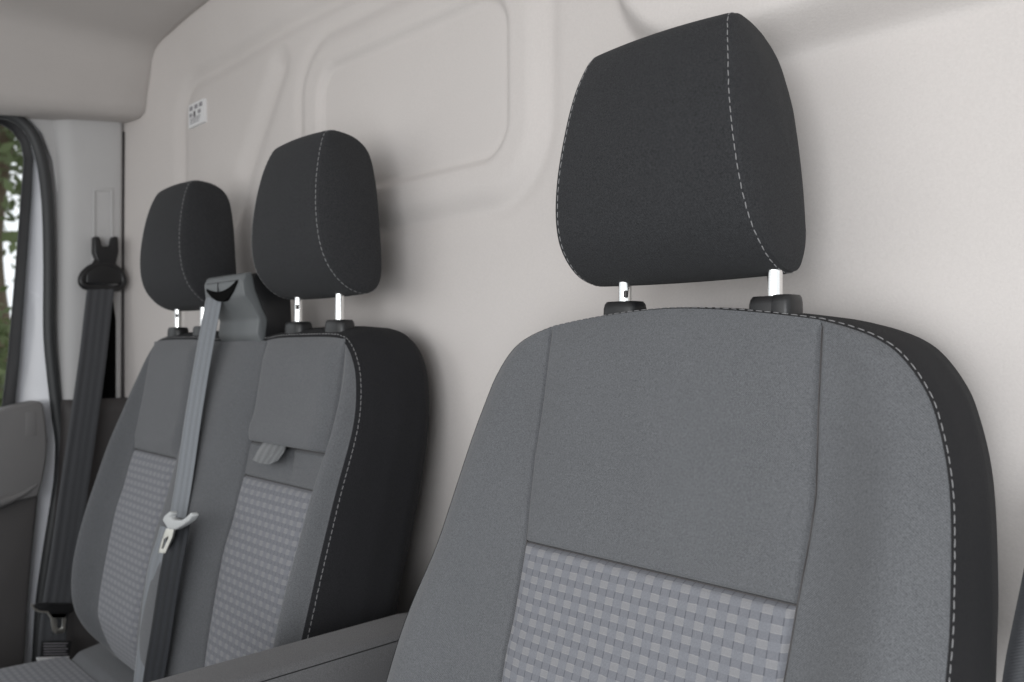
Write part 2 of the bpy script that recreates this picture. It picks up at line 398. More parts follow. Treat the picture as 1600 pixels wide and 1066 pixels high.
prism('upper_cover', polyX([(-60, 140), (125, 140), (125, 300), (88, 300), (82, 250), (66, 208), (44, 184), (20, 172), (-60, 164)], -2.04), (-.02, 0, 0), .003, M_PILLAR, pil)
# lower dark trim
lt = catmull([(-2.07, .552), (-2.035, .555), (-2.005, .566), (-1.995, .60), (-1.99, .66), (-1.985, .74)], 30); zl = np.linspace(-.98, -.116, 30)
Pl = np.zeros((30, 31, 3)); zl = np.r_[zl, -.113]
Pl[..., 0] = lt[:, None, 0] + .06 * sstep(-.25, -.55, zl)[None]; Pl[..., 1] = lt[:, None, 1] - .012 * sstep(-.15, -.5, zl)[None]; Pl[..., 2] = Z0 + zl[None]
Pl[:, -1, 0] -= .04
grid('lower_cover', Pl, M_DARKTRIM, pil, np.stack([Pl[..., 1], Pl[..., 2]], -1))
# height adjuster track on the pillar, and dark belt slot
o1 = polyX([(144, 294), (176, 294), (177, 420), (144, 420)], -2.0165); i1 = polyX([(148, 299), (172, 299), (173, 420), (148, 420)], -2.0165)
ringprism('adjuster_track', o1, i1, (.004, 0, 0), .0012, M_PILLAR, pil)
prism('belt_slot', polyX([(176, 470), (180, 500), (180, 632), (150, 632), (160, 560)], -2.018), (.006, 0, 0), .002, M_SLOT, pil)
prism('gap_strip', [(-2.035, .690, Z0 - .118), (-2.035, .697, Z0 - .118), (-2.035, .697, Z0 + .51), (-2.035, .690, Z0 + .51)], (.012, 0, 0), .001, M_DARKTRIM, pil)
prism('edge_strip', [(-2.035, .698, Z0 - .118), (-2.035, .706, Z0 - .118), (-2.035, .706, Z0 + .40), (-2.035, .698, Z0 + .40)], (.016, 0, 0), .002, M_PILLAR, pil)

door = thing('cab_door', (-2.05, .3, .25), 'left cab door with window, grey door card and white painted frame', 'door')
# painted frame behind seal and card
frame_o = [(-40, 160), (30, 175), (60, 205), (75, 245), (80, 330), (80, 520), (92, 640), (98, 690), (92, 760), (78, 830), (64, 930), (56, 1060), (-40, 1060)]
frame_i = [(-40, 184), (6, 188), (25, 200), (39, 220), (44, 250), (39, 327), (32, 420), (22, 540), (12, 636), (2, 648), (-10, 654), (-25, 657), (-40, 657)]
ringprism('painted_frame', polyX(frame_o, -2.034), polyX(frame_i, -2.085), (-.03, 0, 0), .002, M_PAINT, door)
# black rubber round the window
ro = [(-40, 180), (8, 184), (28, 198), (44, 218), (51, 246), (48, 310), (40, 420), (29.5, 560), (21, 645), (-10, 660), (-40, 664)]
ri = [(-40, 192), (2, 196), (18, 206), (31, 224), (36, 250), (30, 327), (23, 420), (11, 560), (2, 635), (-18, 645), (-40, 648)]
ringprism('window_rubber', polyX(ro, -2.062), polyX(ri, -2.072), (.010, 0, 0), .003, M_RUBBER, door)
prism('window_pane', polyX([(-40, 188), (10, 192), (30, 208), (42, 246), (33, 420), (20, 600), (10, 645), (-40, 660)], -2.078), (-.004, 0, 0), 0, M_GLASS, door)
# door card: upper pale field with rounded top lip, ledge, dark lower field
card = [(-60, 650), (0, 641), (28, 633), (52, 628), (64, 627), (69, 634), (72, 660), (75, 690), (73, 720), (67, 752), (60, 776), (0, 790), (-60, 800)]
prism('door_card', polyX(card, -1.985), (-.05, 0, 0), .012, M_CARD, door, seg=5, angle=60)
low = [(-60, 796), (0, 786), (62, 764), (56, 820), (50, 880), (44, 950), (38, 1060), (-60, 1060)]
prism('lower_card', polyX(low, -2.005), (-.035, 0, 0), .008, M_CARDLOW, door, seg=4)
led = catmull([onX(a, b, -1.985) for a, b in ((-60, 797), (-20, 790), (10, 782), (35, 772), (58, 757))], 30)
tube('card_ledge', led, np.linspace(.020, .002, 30), M_CARD, door, 14)
prism('card_cap', polyX([(40, 645), (55, 643), (57, 680), (40, 682)], -1.986), (.002, 0, 0), .0008, M_CARD, door)
# weather seal on the body flange
seal_px = [(-50, 176), (-10, 176), (22, 183), (46, 203), (60, 232), (69, 270), (75, 330), (77, 420), (77, 520), (83, 590), (90, 650), (96, 700), (93, 750), (84, 810), (73, 880), (64, 950), (58, 1060)]
sl = catmull([onX(a, b, -2.03) for a, b in seal_px], 120)
seal = tube('door_seal', sl, .0125, M_SEAL, None, 12, flat=.9); tag(seal, 'grey rubber weather seal curving round the left door opening', 'seal')

# outside the door window
tree = thing('tree', (-11, 2.4, -.45), 'leafy green tree outside the left door window', 'tree')
tr = catmull([(-11, 2.4, -.5), (-11.05, 2.42, 1.0), (-11, 2.3, 2.4), (-10.9, 2.5, 4.2)], 20)
tube('trunk', tr, np.linspace(.2, .07, 20), M_BARK, tree, 10)
lv, lf = [], []
for k in range(5200):
    c = np.array([-11, 2.4, 4.0]) + np.random.normal(0, 1, 3) * np.array([1.3, 1.4, .95])
    if c[2] < 2.0: continue
    a = np.random.normal(0, 1, 3); a /= np.linalg.norm(a); b = np.cross(a, np.random.normal(0, 1, 3)); b /= np.linalg.norm(b)
    s = random.uniform(.05, .12); i = len(lv)
    lv += [c - a * s, c + b * s * .5, c + a * s, c - b * s * .5]; lf.append((i, i + 1, i + 2, i + 3))
cr = mesh('crown', lv, lf, M_LEAF, tree, smooth=False)
shrub = thing('shrub', (-9, 1.6, -.45), 'low shrub at the yard edge seen through the door window', 'shrub')
tube('stem', catmull([(-9, 1.6, -.5), (-9.02, 1.62, .3), (-9, 1.6, .9)], 8), np.linspace(.05, .02, 8), M_BARK, shrub, 8)
lv, lf = [], []
for k in range(900):
    c = np.array([-9, 1.75, .85]) + np.random.normal(0, 1, 3) * np.array([.4, .35, .38])
    a = np.random.normal(0, 1, 3); a /= np.linalg.norm(a); b = np.cross(a, np.random.normal(0, 1, 3)); b /= np.linalg.norm(b)
    s = random.uniform(.05, .10); i = len(lv)
    lv += [c - a * s, c + b * s * .5, c + a * s, c - b * s * .5]; lf.append((i, i + 1, i + 2, i + 3))
mesh('foliage', lv, lf, M_LEAF, shrub, smooth=False)

# ------------------------------------------------------------------ seats
def cl(n): return np.sin(np.linspace(-math.pi / 2, math.pi / 2, n))          # -1..1, dense at both ends
def groove(d, w=.0020, dep=.004): return dep * np.exp(-(d / w) ** 2)
def interp(x, t): t = np.asarray(t, float); o = np.argsort(t[:, 0]); t = t[o]; return np.interp(x, t[:, 0], t[:, 1])
def smooth_tab(t, n=200):
    t = np.asarray(sorted(t), float); return catmull(t, n)
class Back:
    def __init__(s, cx, yc, hw, yb, ztop, zbot, crest):
        s.cx = cx; s.yc = smooth_tab(yc); s.hw = smooth_tab(hw); s.yb = smooth_tab(yb); s.ztop = ztop; s.zbot = zbot; s.crest = smooth_tab(crest)
    def Y(s, z): return np.interp(z, s.yc[:, 0], s.yc[:, 1])
    def HW(s, z): return np.interp(z, s.hw[:, 0], s.hw[:, 1])
    def YBs(s, z): return np.interp(z, s.yb[:, 0], s.yb[:, 1])
    def CR(s, z): return np.interp(z, s.crest[:, 0], s.crest[:, 1])
    def panel(s, name, px, pw, z0, z1, mat, parent, puff=.006, nu=70, nv=90, dents=(), lip=0.0):
        S = cl(nu)[:, None] * np.ones((1, nv)); T = (cl(nv)[None] * np.ones((nu, 1)) + 1) / 2
        xtop = px + S * pw(z1(px) if callable(z1) else z1)
        zt = z1(xtop) if callable(z1) else z1
        z = z0 + (zt - z0) * T; wv = pw(z); x = px + S * wv
        y = s.Y(z); dx = (1 - np.abs(S)) * wv; dz0 = (z - z0); dz1 = (zt - z)
        ed = np.minimum(1, dx / .03); ed = 1 - (1 - ed) ** 2; ez = np.minimum(1, np.minimum(dz0, dz1) / .035); ez = 1 - (1 - ez) ** 2
        free = np.minimum(1, dz1 / .008) if callable(z1) else 1.0
        y = y - puff * ed * ez + np.maximum.reduce([groove(dx) * free, groove(dz0, .0022, .006), groove(dz1, .0022, .006) * (0 if callable(z1) else 1)])
        for (xa, za, xb, zb, dp) in dents:
            tt = np.clip(((x - px - xa) * (xb - xa) + (z - za) * (zb - za)) / ((xb - xa) ** 2 + (zb - za) ** 2), 0, 1)
            y += dp * (1 - tt * .8) * np.exp(-(np.hypot(x - px - xa - tt * (xb - xa), z - za - tt * (zb - za)) / .006) ** 2)
        if lip: y -= lip * (1 - sstep(0.004, .05, dz0)) * (sstep(0, .006, dz0)) * ed
        P = np.stack([s.cx + x, y, z + Z0], -1)
        return grid(name, P, mat, parent)
    def bolster(s, name, sgn, ain, zin_top, mat, parent, nu=60, nv=150):
        t = np.linspace(0, 1, nv); z = zin_top + (s.zbot - zin_top) * (t ** 1.6); z = z[None] * np.ones((nu, 1))
        U = (cl(nu)[:, None] + 1) / 2 * np.ones((1, nv))
        a = ain(z); b = s.HW(z); x = a + (b - a) * U
        ya = s.Y(z); yb = s.YBs(z); d0 = (x - a); d1 = (b - x)
        wdt = np.maximum(b - a, 1e-6)
        y = ya + (yb - ya) * U - s.CR(z) * np.sin(math.pi * U ** 1.7) ** 1.2 * np.minimum(1, wdt / .06) + groove(d0) * np.minimum(1, wdt / .02) + groove(d1, .004, .0006)
        P = np.stack([s.cx + sgn * x, y, z + Z0], -1)
        return grid(name, P, mat, parent)
    def outline(s, xt, zc, n_side=120, n_top=90):
        """seam loop from bottom left over the top to bottom right; xt = x where the side curve starts"""
        t = np.linspace(0, 1, n_side) ** 1.6; z = zc + (s.zbot - zc) * t
        R_ = np.stack([s.HW(z), s.YBs(z), z], -1)
        xx = np.linspace(-xt, xt, n_top)[1:-1]; zt = s.ztop(xx)
        T_ = np.stack([xx, s.Y(zt), zt], -1)
        Lf = R_[::-1].copy(); Lf[:, 0] *= -1
        return np.vstack([Lf, T_, R_])
    def band(s, name, O, prof, mat, parent, yback):
        tg = np.gradient(O[:, [0, 2]], axis=0)
        for _ in range(6): tg = (np.roll(tg, 1, 0) + tg + np.roll(tg, -1, 0)) / 3 if False else np.vstack([tg[:1], (tg[:-2] + tg[1:-1] + tg[2:]) / 3, tg[-1:]])
        tg /= np.linalg.norm(tg, axis=1)[:, None]; nrm = np.stack([-tg[:, 1], tg[:, 0]], -1)
        P = np.zeros((len(O), len(prof), 3)); yb = yback(O[:, 2])
        for k, (w, os_, ou) in enumerate(prof):
            P[:, k, 0] = s.cx + O[:, 0] + nrm[:, 0] * os_; P[:, k, 1] = O[:, 1] + (yb - O[:, 1]) * w; P[:, k, 2] = Z0 + O[:, 2] + nrm[:, 1] * ou
        tuck = P[:, :1].copy(); tuck[:, 0, 0] -= nrm[:, 0] * .004; tuck[:, 0, 2] -= nrm[:, 1] * .004; tuck[:, 0, 1] += .009
        P = np.concatenate([tuck, P], 1)
        n, m = P.shape[:2]
        V = list(P.reshape(-1, 3)); Fc = gridfaces(n, m)
        arc = np.r_[0, np.cumsum(np.linalg.norm(np.diff(P[:, 0], axis=0), axis=1))]; dep = np.r_[0, np.cumsum(np.linalg.norm(np.diff(P[n // 4], axis=0), axis=1))]
        uv = np.stack(np.meshgrid(dep, arc), -1).reshape(-1, 2)
        uv = list(uv)
        cb = len(V); V.append(np.array([s.cx, float(np.mean(P[:, -1, 1])), Z0 + (s.zbot) / 2])); uv.append(np.array([0, 0]))
        for i in range(n - 1): Fc.append((i * m + m - 1, (i + 1) * m + m - 1, cb))
        Fc.append((m - 1, (n - 1) * m + m - 1, cb))
        o = mesh(name, V, Fc, mat, parent, np.array(uv)); o.data.set_sharp_from_angle(angle=R(50))
        return o, P
def bandprof(out, outz, n=26):
    t = np.r_[0, np.linspace(0, 1, n)[1:] ** 1.5]; L = []
    for w in t:
        a = interp(w, out); b = interp(w, outz); L.append((w, float(a), float(b)))
    return L
def surf_normals(P, k):
    du = np.gradient(P, axis=0)[:, k]; dv = np.gradient(P, axis=1)[:, k]; n = np.cross(du, dv); return n / np.linalg.norm(n, axis=1)[:, None]

def headrest(cx, seat, zs=1.0, zo=0.0, wsc=1.0, post_dx=.078, post_c=None, post_bot=.03):
    """> side panels, stitching, posts. The middle cover strip is the headrest mesh itself."""
    loop = [(.648, .2735, .073), (.620, .2785, .074), (.604, .2765, .0755), (.5955, .268, .078), (.585, .24, .0845), (.577, .20, .0905), (.574, .157, .097), (.578, .12, .102), (.590, .093, .105), (.613, .072, .106), (.640, .064, .105),
            (.661, .071, .103), (.671, .095, .101), (.671, .15, .097), (.670, .21, .089), (.666, .254, .078)]
    L = catmull(loop, 132, True)
    zf = lambda z: .06 + (z - .06) * zs + zo
    yc, zcn = L[:, 0].mean(), L[:, 1].mean()
    tg = np.roll(L[:, :2], -1, 0) - np.roll(L[:, :2], 1, 0); tg /= np.linalg.norm(tg, axis=1)[:, None]
    nr = np.stack([tg[:, 1], -tg[:, 0]], -1)
    if np.sum(nr * (L[:, :2] - [yc, zcn])) < 0: nr = -nr
    ns = 44; S = cl(ns); P = np.zeros((132, ns, 3))
    for j, s_ in enumerate(S):
        hw = L[:, 2] * wsc; d = (1 - abs(s_)) * hw
        crown = .0075 * (1 - .75 * np.abs(nr[:, 1]) ** 1.5) * (1 - s_ ** 2) + .0016 * (1 - np.exp(-(d / .004) ** 2))
        P[:, j, 0] = cx + s_ * hw; P[:, j, 1] = L[:, 0] + nr[:, 0] * crown; P[:, j, 2] = Z0 + zf(L[:, 1] + nr[:, 1] * crown)
    arc = np.r_[0, np.cumsum(np.linalg.norm(np.diff(P[:, ns // 2], axis=0), axis=1))]
    uv = np.stack([np.broadcast_to(S[None] * .1, (132, ns)), np.broadcast_to(arc[:, None], (132, ns))], -1)
    h = grid('headrest', P, M_HEAD, seat, uv, closed_u=True)
    hz_ = np.array([(.064, .105), (.10, .103), (.157, .097), (.20, .0902), (.24, .082), (.27, .0745), (.279, .0715)])
    HZ = (Z0 + zf(hz_[:, 0]), hz_[:, 1] * wsc)
    for sg in (-1, 1):
        rg = np.linspace(1, 0, 26); Q = np.zeros((132, 26, 3))
        e = P[:, -1] if sg > 0 else P[:, 0]; c = np.array([cx + sg * .094 * wsc, yc + .004, Z0 + zf(zcn - .01)])
        inr = np.linalg.norm(e - c, axis=1)
        for k, r in enumerate(rg):
            q = c + (e - c) * r; dist = inr * (1 - r)
            zq = np.interp(q[:, 2], HZ[0], HZ[1]); ze = np.interp(e[:, 2], HZ[0], HZ[1])
            q[:, 0] = cx + sg * (zq + (np.abs(e[:, 0] - cx) - ze) * r)
            q[:, 0] += sg * (.011 * (1 - r ** 2.2) + .0016 * (1 - np.exp(-(dist / .004) ** 2)))
            Q[:, k] = q
        uvq = np.stack([Q[..., 1], Q[..., 2]], -1)
        grid('side_panel', Q, M_HEAD, h, uvq, closed_u=True)
        # topstitch on the middle strip, just inside the seam
        j = ns - 7 if sg > 0 else 6
        off = np.array([np.interp(.0042, (np.linalg.norm(P[i] - e[i], axis=1)[::-1] if sg > 0 else np.linalg.norm(P[i] - e[i], axis=1)), np.arange(ns)) for i in range(132)])
        jj = off if sg < 0 else ns - 1 - off
        lo_ = np.floor(jj).astype(int).clip(0, ns - 2); fr = (jj - lo_)[:, None]
        line = P[np.arange(132), lo_] * (1 - fr) + P[np.arange(132), lo_ + 1] * fr
        Pn = np.vstack([P, P[:1]]); du = np.roll(P, -1, 0) - np.roll(P, 1, 0); dv = np.gradient(P, axis=1)
        N = np.cross(du, dv); N /= np.linalg.norm(N, axis=2)[..., None]; Nl = N[np.arange(132), lo_]
        if np.sum(Nl[:, 1] * (line[:, 1] - yc)) < 0: Nl = -Nl
        stitches('stitching', np.vstack([line, line[:1]]) + np.vstack([Nl, Nl[:1]]) * .0001, np.vstack([Nl, Nl[:1]]), h)
    pc = cx if post_c is None else post_c
    for sg in (-1, 1):
        x = pc + sg * post_dx
        tube('post', [(x, .630, Z0 + post_bot - .02), (x, .630, Z0 + post_bot + .03), (x, .632, Z0 + zf(.09))], .0062, M_CHROME, h, 20)
        if sg < 0: rbox('post_notch', (x + .0045, .6255, Z0 + post_bot + .022), (.0035, .004, .007), .001, M_DARKTRIM, h)
    return h
def guide(x, z, parent, button=False, hw=.0205, lo=-.012, hi=.0095):
    def cap(nm, x0, x1, z0, z1, mat, yy=.630, dy=.030):
        bm = bmesh.new(); n = 28; rows = [(0, .97), (.35, 1.0), (.7, .985), (.88, .94), (1, .84)]
        hx = (x1 - x0) / 2; c = (x0 + x1) / 2; vv = []
        for t, sc_ in rows:
            r = []
            for k in range(n):
                a = 2 * math.pi * k / n; ca, sa = math.cos(a), math.sin(a)
                r.append(bm.verts.new((c + hx * sc_ * math.copysign(abs(ca) ** .55, ca), yy + dy / 2 * sc_ * math.copysign(abs(sa) ** .7, sa), Z0 + z0 + (z1 - z0) * t)))
            vv.append(r)
        for a, b in zip(vv, vv[1:]):
            for k in range(n): bm.faces.new((a[k], a[(k + 1) % n], b[(k + 1) % n], b[k]))
        bm.faces.new(vv[-1]); bm.faces.new(vv[0][::-1])
        return from_bm(nm, bm, mat, parent, angle=50)
    g = cap('headrest_guide', x - hw, x + hw, z + lo, z + hi, M_BLACK)
    if button:
        b = cap('release_button', x + .001, x + .0212, z - .010, z + .0102, M_BLACK, .6285, .029)
        b.parent = None; b.matrix_parent_inverse = Matrix.Identity(4); COL.objects.unlink(b); link(b, parent)
    return g

# ---- driver's seat
CX = -.430
seat = thing('cab_seat', (CX, .45, .24), 'grey and black cloth driver seat nearest the camera, with left armrest', 'seat')
drv = Back(CX,
    yc=[(.05, .612), (.02, .607), (-.1, .588), (-.188, .568), (-.25, .550), (-.31, .530), (-.45, .505), (-.62, .50)],
    hw=[(.022, .1405), (.016, .162), (.008, .182), (-.003, .198), (-.022, .2135), (-.046, .2255), (-.095, .2385), (-.167, .2465), (-.21, .249), (-.30, .254), (-.45, .258), (-.62, .258)],
    yb=[(.05, .610), (.022, .6075), (-.003, .607), (-.046, .601), (-.095, .588), (-.167, .563), (-.21, .545), (-.30, .500), (-.45, .455), (-.62, .44)],
    ztop=lambda x: .0355 - .0135 * (np.abs(x) / .1405) ** 1.7, zbot=-.62,
    crest=[(.05, .002), (.0, .007), (-.05, .012), (-.1, .018), (-.2, .025), (-.35, .030), (-.62, .032)])
dpw = lambda z: interp(z, [(.05, .1405), (-.05, .1425), (-.11, .1455), (-.15, .1430), (-.188, .1395), (-.3, .134), (-.62, .13)])
Od = drv.outline(.1405, .022)
dback, Pb = drv.band('backrest', Od, bandprof([(0, 0), (.04, .0003), (.2, .003), (.5, .006), (.8, 0), (1, -.014)], [(0, 0), (.04, .001), (.2, .002), (.5, .002), (.85, .0), (1, -.012)]), M_SIDE, seat, lambda z: drv.Y(z) + .115)
drv.panel('upper_panel', 0, dpw, -.188, drv.ztop, M_FRONT, dback, .005)
drv.panel('insert_panel', 0, dpw, -.62, -.188, M_BASKET, dback, .004)
for sg in (-1, 1): drv.bolster('side_bolster', sg, dpw, .022, M_FRONT, dback)
k = 4
st = Pb[:, k]; Nn = surf_normals(Pb, k)
if np.sum(Nn[:, 0] * (st[:, 0] - CX)) < 0: Nn = -Nn
stitches('stitching', st + Nn * .0002, Nn, dback)
for sg in (-1, 1): guide(-.4165 + sg * .078, .0345 - .001 * sg, dback, sg > 0)
headrest(-.4345, seat, 1.0, 0, 1.0, .078, -.4165, .03)
def seams(bk, parent, lines):
    for L_ in lines:
        P_ = [(bk.cx + x, float(bk.Y(z)) + .0036, Z0 + z) for x, z in L_]; tube('seam', P_, .0006, M_DARKTRIM, parent, 6)
zz_ = np.linspace(.018, -.60, 60)
seams(drv, dback, [[(sg * float(dpw(z)), z) for z in zz_] for sg in (-1, 1)] + [[(x, -.188) for x in np.linspace(-.139, .139, 30)]])
# cushion (below the picture) and armrest
rbox('cushion', (CX, .20, Z0 - .66), (.50, .56, .15), .05, M_FRONT, seat, seg=5)
rbox('seat_base', (CX, .26, .36), (.42, .44, .24), .03, M_BLACK, seat)
ax0, ax1, az = -.828, -.768, -.322
aprof = catmull([(ax0 + .012, az - .085), (ax0 + .002, az - .07), (ax0, az - .014), (ax0 + .006, az - .001), (ax0 + .03, az + .001), (ax1 - .008, az - .002), (ax1 - .001, az - .008), (ax1 + .002, az - .03), (ax1, az - .065), (ax1 - .012, az - .085)], 60, True)
ay = np.array([.20, .203, .21, .225, .24, .35, .45, .55, .60, .615, .625, .63]); asc = np.array([.45, .75, .9, .98, 1, 1, 1, 1, 1, .97, .88, .6])
Pa = np.zeros((60, len(ay), 3)); acx, acz = (ax0 + ax1) / 2, az - .04
for j in range(len(ay)):
    Pa[:, j, 0] = acx + (aprof[:, 0] - acx) * asc[j]; Pa[:, j, 1] = ay[j]; Pa[:, j, 2] = Z0 + acz + (aprof[:, 1] - acz) * asc[j] - .02 * sstep(.50, .40, ay[j]) * 0
uva = np.stack([np.broadcast_to(np.linspace(0, .29, 60)[:, None], Pa.shape[:2]), Pa[..., 1]], -1)
arm = grid('armrest', Pa, M_ARM, seat, uva, closed_u=True)
tube('seam', [(ax1 - .0005, y, Z0 + az - .0105) for y in np.linspace(.215, .61, 30)], .0007, M_BLACK, arm, 6)
rbox('armrest_pivot', (-.735, .60, Z0 - .39), (.09, .05, .05), .012, M_BLACK, arm)

# ---- twin passenger seat
BX = -1.275
bench = thing('twin_passenger_seat', (BX, .45, .24), 'grey and black cloth twin passenger seat beside the left door', 'seat')
ben = Back(BX,
    yc=[(.05, .612), (.02, .607), (-.1, .588), (-.188, .568), (-.25, .552), (-.31, .534), (-.45, .508), (-.50, .512), (-.57, .54)],
    hw=[(.0135, .312), (.010, .325), (.0, .339), (-.015, .352), (-.038, .364), (-.086, .377), (-.15, .383), (-.25, .386), (-.40, .388), (-.48, .386), (-.53, .378), (-.57, .36)],
    yb=[(.05, .609), (.0135, .606), (-.015, .603), (-.05, .598), (-.1, .586), (-.167, .562), (-.21, .548), (-.30, .522), (-.40, .498), (-.48, .502), (-.57, .545)],
    ztop=lambda x: np.where(np.abs(np.abs(x) - .222) < .109, .0165 - .003 * (np.abs(np.abs(x) - .222) / .1) ** 4, .0165 - .003 * 1.4) + 0 * x, zbot=-.57,
    crest=[(.05, .004), (.0, .010), (-.05, .019), (-.1, .025), (-.2, .029), (-.35, .030), (-.5, .022), (-.57, .006)])
bpw = lambda z: interp(z, [(.05, .107), (-.05, .110), (-.11, .111), (-.188, .107), (-.3, .106), (-.57, .098)])
Ob = ben.outline(.312, .0135)
bback, Pbb = ben.band('backrest', Ob, bandprof([(0, 0), (.05, .006), (.2, .014), (.5, .026), (.85, .032), (1, .020)], [(0, 0), (.05, .005), (.2, .011), (.5, .016), (.85, .014), (1, .004)]), M_SIDE, bench, lambda z: np.maximum(ben.Y(z) + .105, .60))
inner = lambda z: .222 + bpw(z)
for px_, nm in ((-.222, 'left'), (.222, 'right')):
    if px_ < 0:
        ben.panel('upper_panel', px_, bpw, -.188, ben.ztop, M_FRONT, bback, .013)
    else:
        ben.panel('upper_panel', px_, bpw, -.139, ben.ztop, M_FRONT, bback, .013, lip=.010)
        ben.panel('pocket_panel', px_, bpw, -.188, -.139, M_FRONT, bback, .001, dents=[(.012, -.139, .028, -.176, .008)])
    ben.panel('insert_panel', px_, bpw, -.57, -.188, M_BASKET, bback, .008)
for sg in (-1, 1): ben.bolster('side_bolster', sg, inner, .0135, M_FRONT, bback)
# bolster between the two places
nu, nv = 70, 110
T = (cl(nv)[None] * np.ones((nu, 1)) + 1) / 2; S = cl(nu)[:, None] * np.ones((1, nv))
z = -.57 + (.0123 + .57) * T; hwm = .222 - bpw(z); x = S * hwm; dxm = (1 - np.abs(S)) * hwm
y = ben.Y(z) - (.004 + 1.25 * ben.CR(z)) * (1 - np.abs(S) ** 2.2) + .006 * np.exp(-(S / .35) ** 2) * sstep(-.35, 0, z) + groove(dxm) + groove(.0123 - z, .004, .002)
grid('centre_bolster', np.stack([BX + x, y, z + Z0], -1), M_FRONT, bback)
st = Pbb[:, 4]; Nn = surf_normals(Pbb, 4)
if np.sum(Nn[:, 0] * (st[:, 0] - BX)) < 0: Nn = -Nn
stitches('stitching', st + Nn * .0003, Nn, bback)
for c in (-1.053, -1.497):
    for sg in (-1, 1): guide(c + sg * .0565, .0335, bback, False, .024, -.014, .0065)
headrest(-1.053, bench, 1.035, .013, .97, .0565, None, .04)
headrest(-1.497, bench, 1.03, .010, .97, .0565, None, .04)
zz_ = np.linspace(.008, -.56, 60)
seams(ben, bback, [[(c + sg * float(bpw(z)), z) for z in zz_] for sg in (-1, 1) for c in (-.222, .222)] + [[(c + x, z0) for x in np.linspace(-.106, .106, 24)] for c, z0 in ((-.222, -.188), (.222, -.188), (.222, -.139))])
# pull strap of the fold-down table
tab = [(413, 688, .573), (447, 695, .573), (442, 708, .562), (433, 720, .556), (420, 726, .553), (405, 724, .553), (394, 719, .556), (402, 705, .561)]
ts = prism('pull_strap', [onY(a, b, y) for a, b, y in tab], (0, .002, 0), .0006, M_STRAP, bback)
# belt outlet housing on top of the backrest between the headrests
bx0, bx1 = -1.310, -1.176
hp = [(.588, .104), (.592, .1145), (.60, .117), (.655, .108), (.660, .01), (.612, .008), (.609, .022), (.612, .045), (.600, .066), (.590, .08)]
hous = prism('belt_outlet', [(bx0 + .002, a, Z0 + b) for a, b in hp], (bx1 - bx0 - .004, 0, 0), .005, M_BLACK, bench, seg=4, angle=50)
fp = [(.572, .102), (.577, .114), (.590, .1175), (.596, .09), (.606, .066), (.616, .045), (.612, .008), (.603, .008), (.596, .022), (.599, .045), (.587, .066), (.575, .08)]
face = prism('outlet_face', [(bx0, a, Z0 + b) for a, b in fp], (bx1 - bx0, 0, 0), .004, M_BOX, hous, seg=4, angle=50)
def crescent(n=16):
    up, dn = [], []
    for t in np.linspace(-1, 1, n):
        x = (bx0 + bx1) / 2 + t * .054
        up.append((x, .5735 if True else 0, Z0 + .090 + .010 * t * t + .004 * t)); dn.append((x, .5745, Z0 + .074 + .022 * t * t + .004 * t))
    return up + dn[::-1]
prism('belt_mouth', [(a, .5702 + (Z0 + .104 - c) * .10, c) for a, b, c in crescent()], (0, .006, 0), 0, M_SLOT, hous)
for nm, x0, x1, z0, z1 in (('joint_line', bx0 + .012, bx1 - .012, .1035, .1045), ('joint_line', -1.258, -1.257, .089, .104)):
    prism(nm, [(x0, .5715, Z0 + z0), (x1, .5715, Z0 + z0), (x1, .5715, Z0 + z1), (x0, .5715, Z0 + z1)], (0, .004, 0), 0, M_BLACK, hous)
# cushion of the twin seat: plain rear strip and basket weave top
xc = np.linspace(-1.82, -.87, 90); yq = np.linspace(-.02, .50, 80)
def cush(xx, yy):
    e = np.minimum.reduce([(xx + 1.82), (-.87 - xx), (yy + .02)]); return Z0 - .600 - .05 * (1 - np.clip(e / .06, 0, 1)) ** 2.2 + .008 * np.sin((yy) * 6)
A, B = np.meshgrid(xc, yq, indexing='ij')
cu = grid('cushion', np.stack([A, B, cush(A, B)], -1), M_BASKET, bench, np.stack([A, B], -1))
yq2 = np.linspace(.50, .60, 30); A, B = np.meshgrid(np.linspace(-1.74, -.87, 80), yq2, indexing='ij')
grid('rear_strip', np.stack([A, B, cush(A, np.full_like(B, .50)) + .012 * sstep(.50, .52, B) - groove(B - .5, .004, .003) + .05 * np.clip((B - .52) / .08, 0, 1) * .3], -1), M_FRONT, cu, np.stack([A, B], -1))
rbox('seat_base', (-1.33, .24, .40), (.86, .46, .30), .03, M_BLACK, bench)

# ------------------------------------------------------------------ seat belts
cb = thing('centre_belt', (-1.27, .575, Z0 + .08), 'grey belt hanging down the twin seat from the outlet between its headrests', 'seat belt')
pts = [(336, 462, .578), (331, 490, .571), (318, 560, .560), (303, 650, .540), (290, 740, .522), (279, 808, .510)]
ctr = [onY(a - 1, b, y) for a, b, y in pts]
ribbon('upper_webbing', ctr, [(1, .12, 0)] * len(pts), .047, M_WEB, cb)
pl = [(262, 824, .512), (255, 850, .505), (243, 891, .498), (235, 940, .493), (228, 1000, .488), (220, 1066, .483), (216, 1110, .480)]
ribbon('lap_webbing', [onY(a, b, y - .011) for a, b, y in pl], [(.99, .08, 0)] * len(pl), .046, M_WEB, cb)
pd = [(282, 812, .505), (275, 850, .499), (267, 891, .493), (259, 940, .488), (250, 1000, .482), (239, 1066, .477), (234, 1110, .474)]
ribbon('return_webbing', [onY(a, b, y - .014) for a, b, y in pd], [(.97, .22, 0)] * len(pd), .047, M_WEBSHADE, cb)
TY = .474
body = [(253, 813), (256, 806), (264, 799), (267, 803), (264, 809), (272, 813), (283, 813), (290, 808), (297, 801), (300, 806), (295, 814), (284, 822), (273, 828), (262, 827)]
tg_ = prism('tongue', [onY(a, b, TY) for a, b in body], (.002, .010, 0), .0022, M_TONGUE, cb)
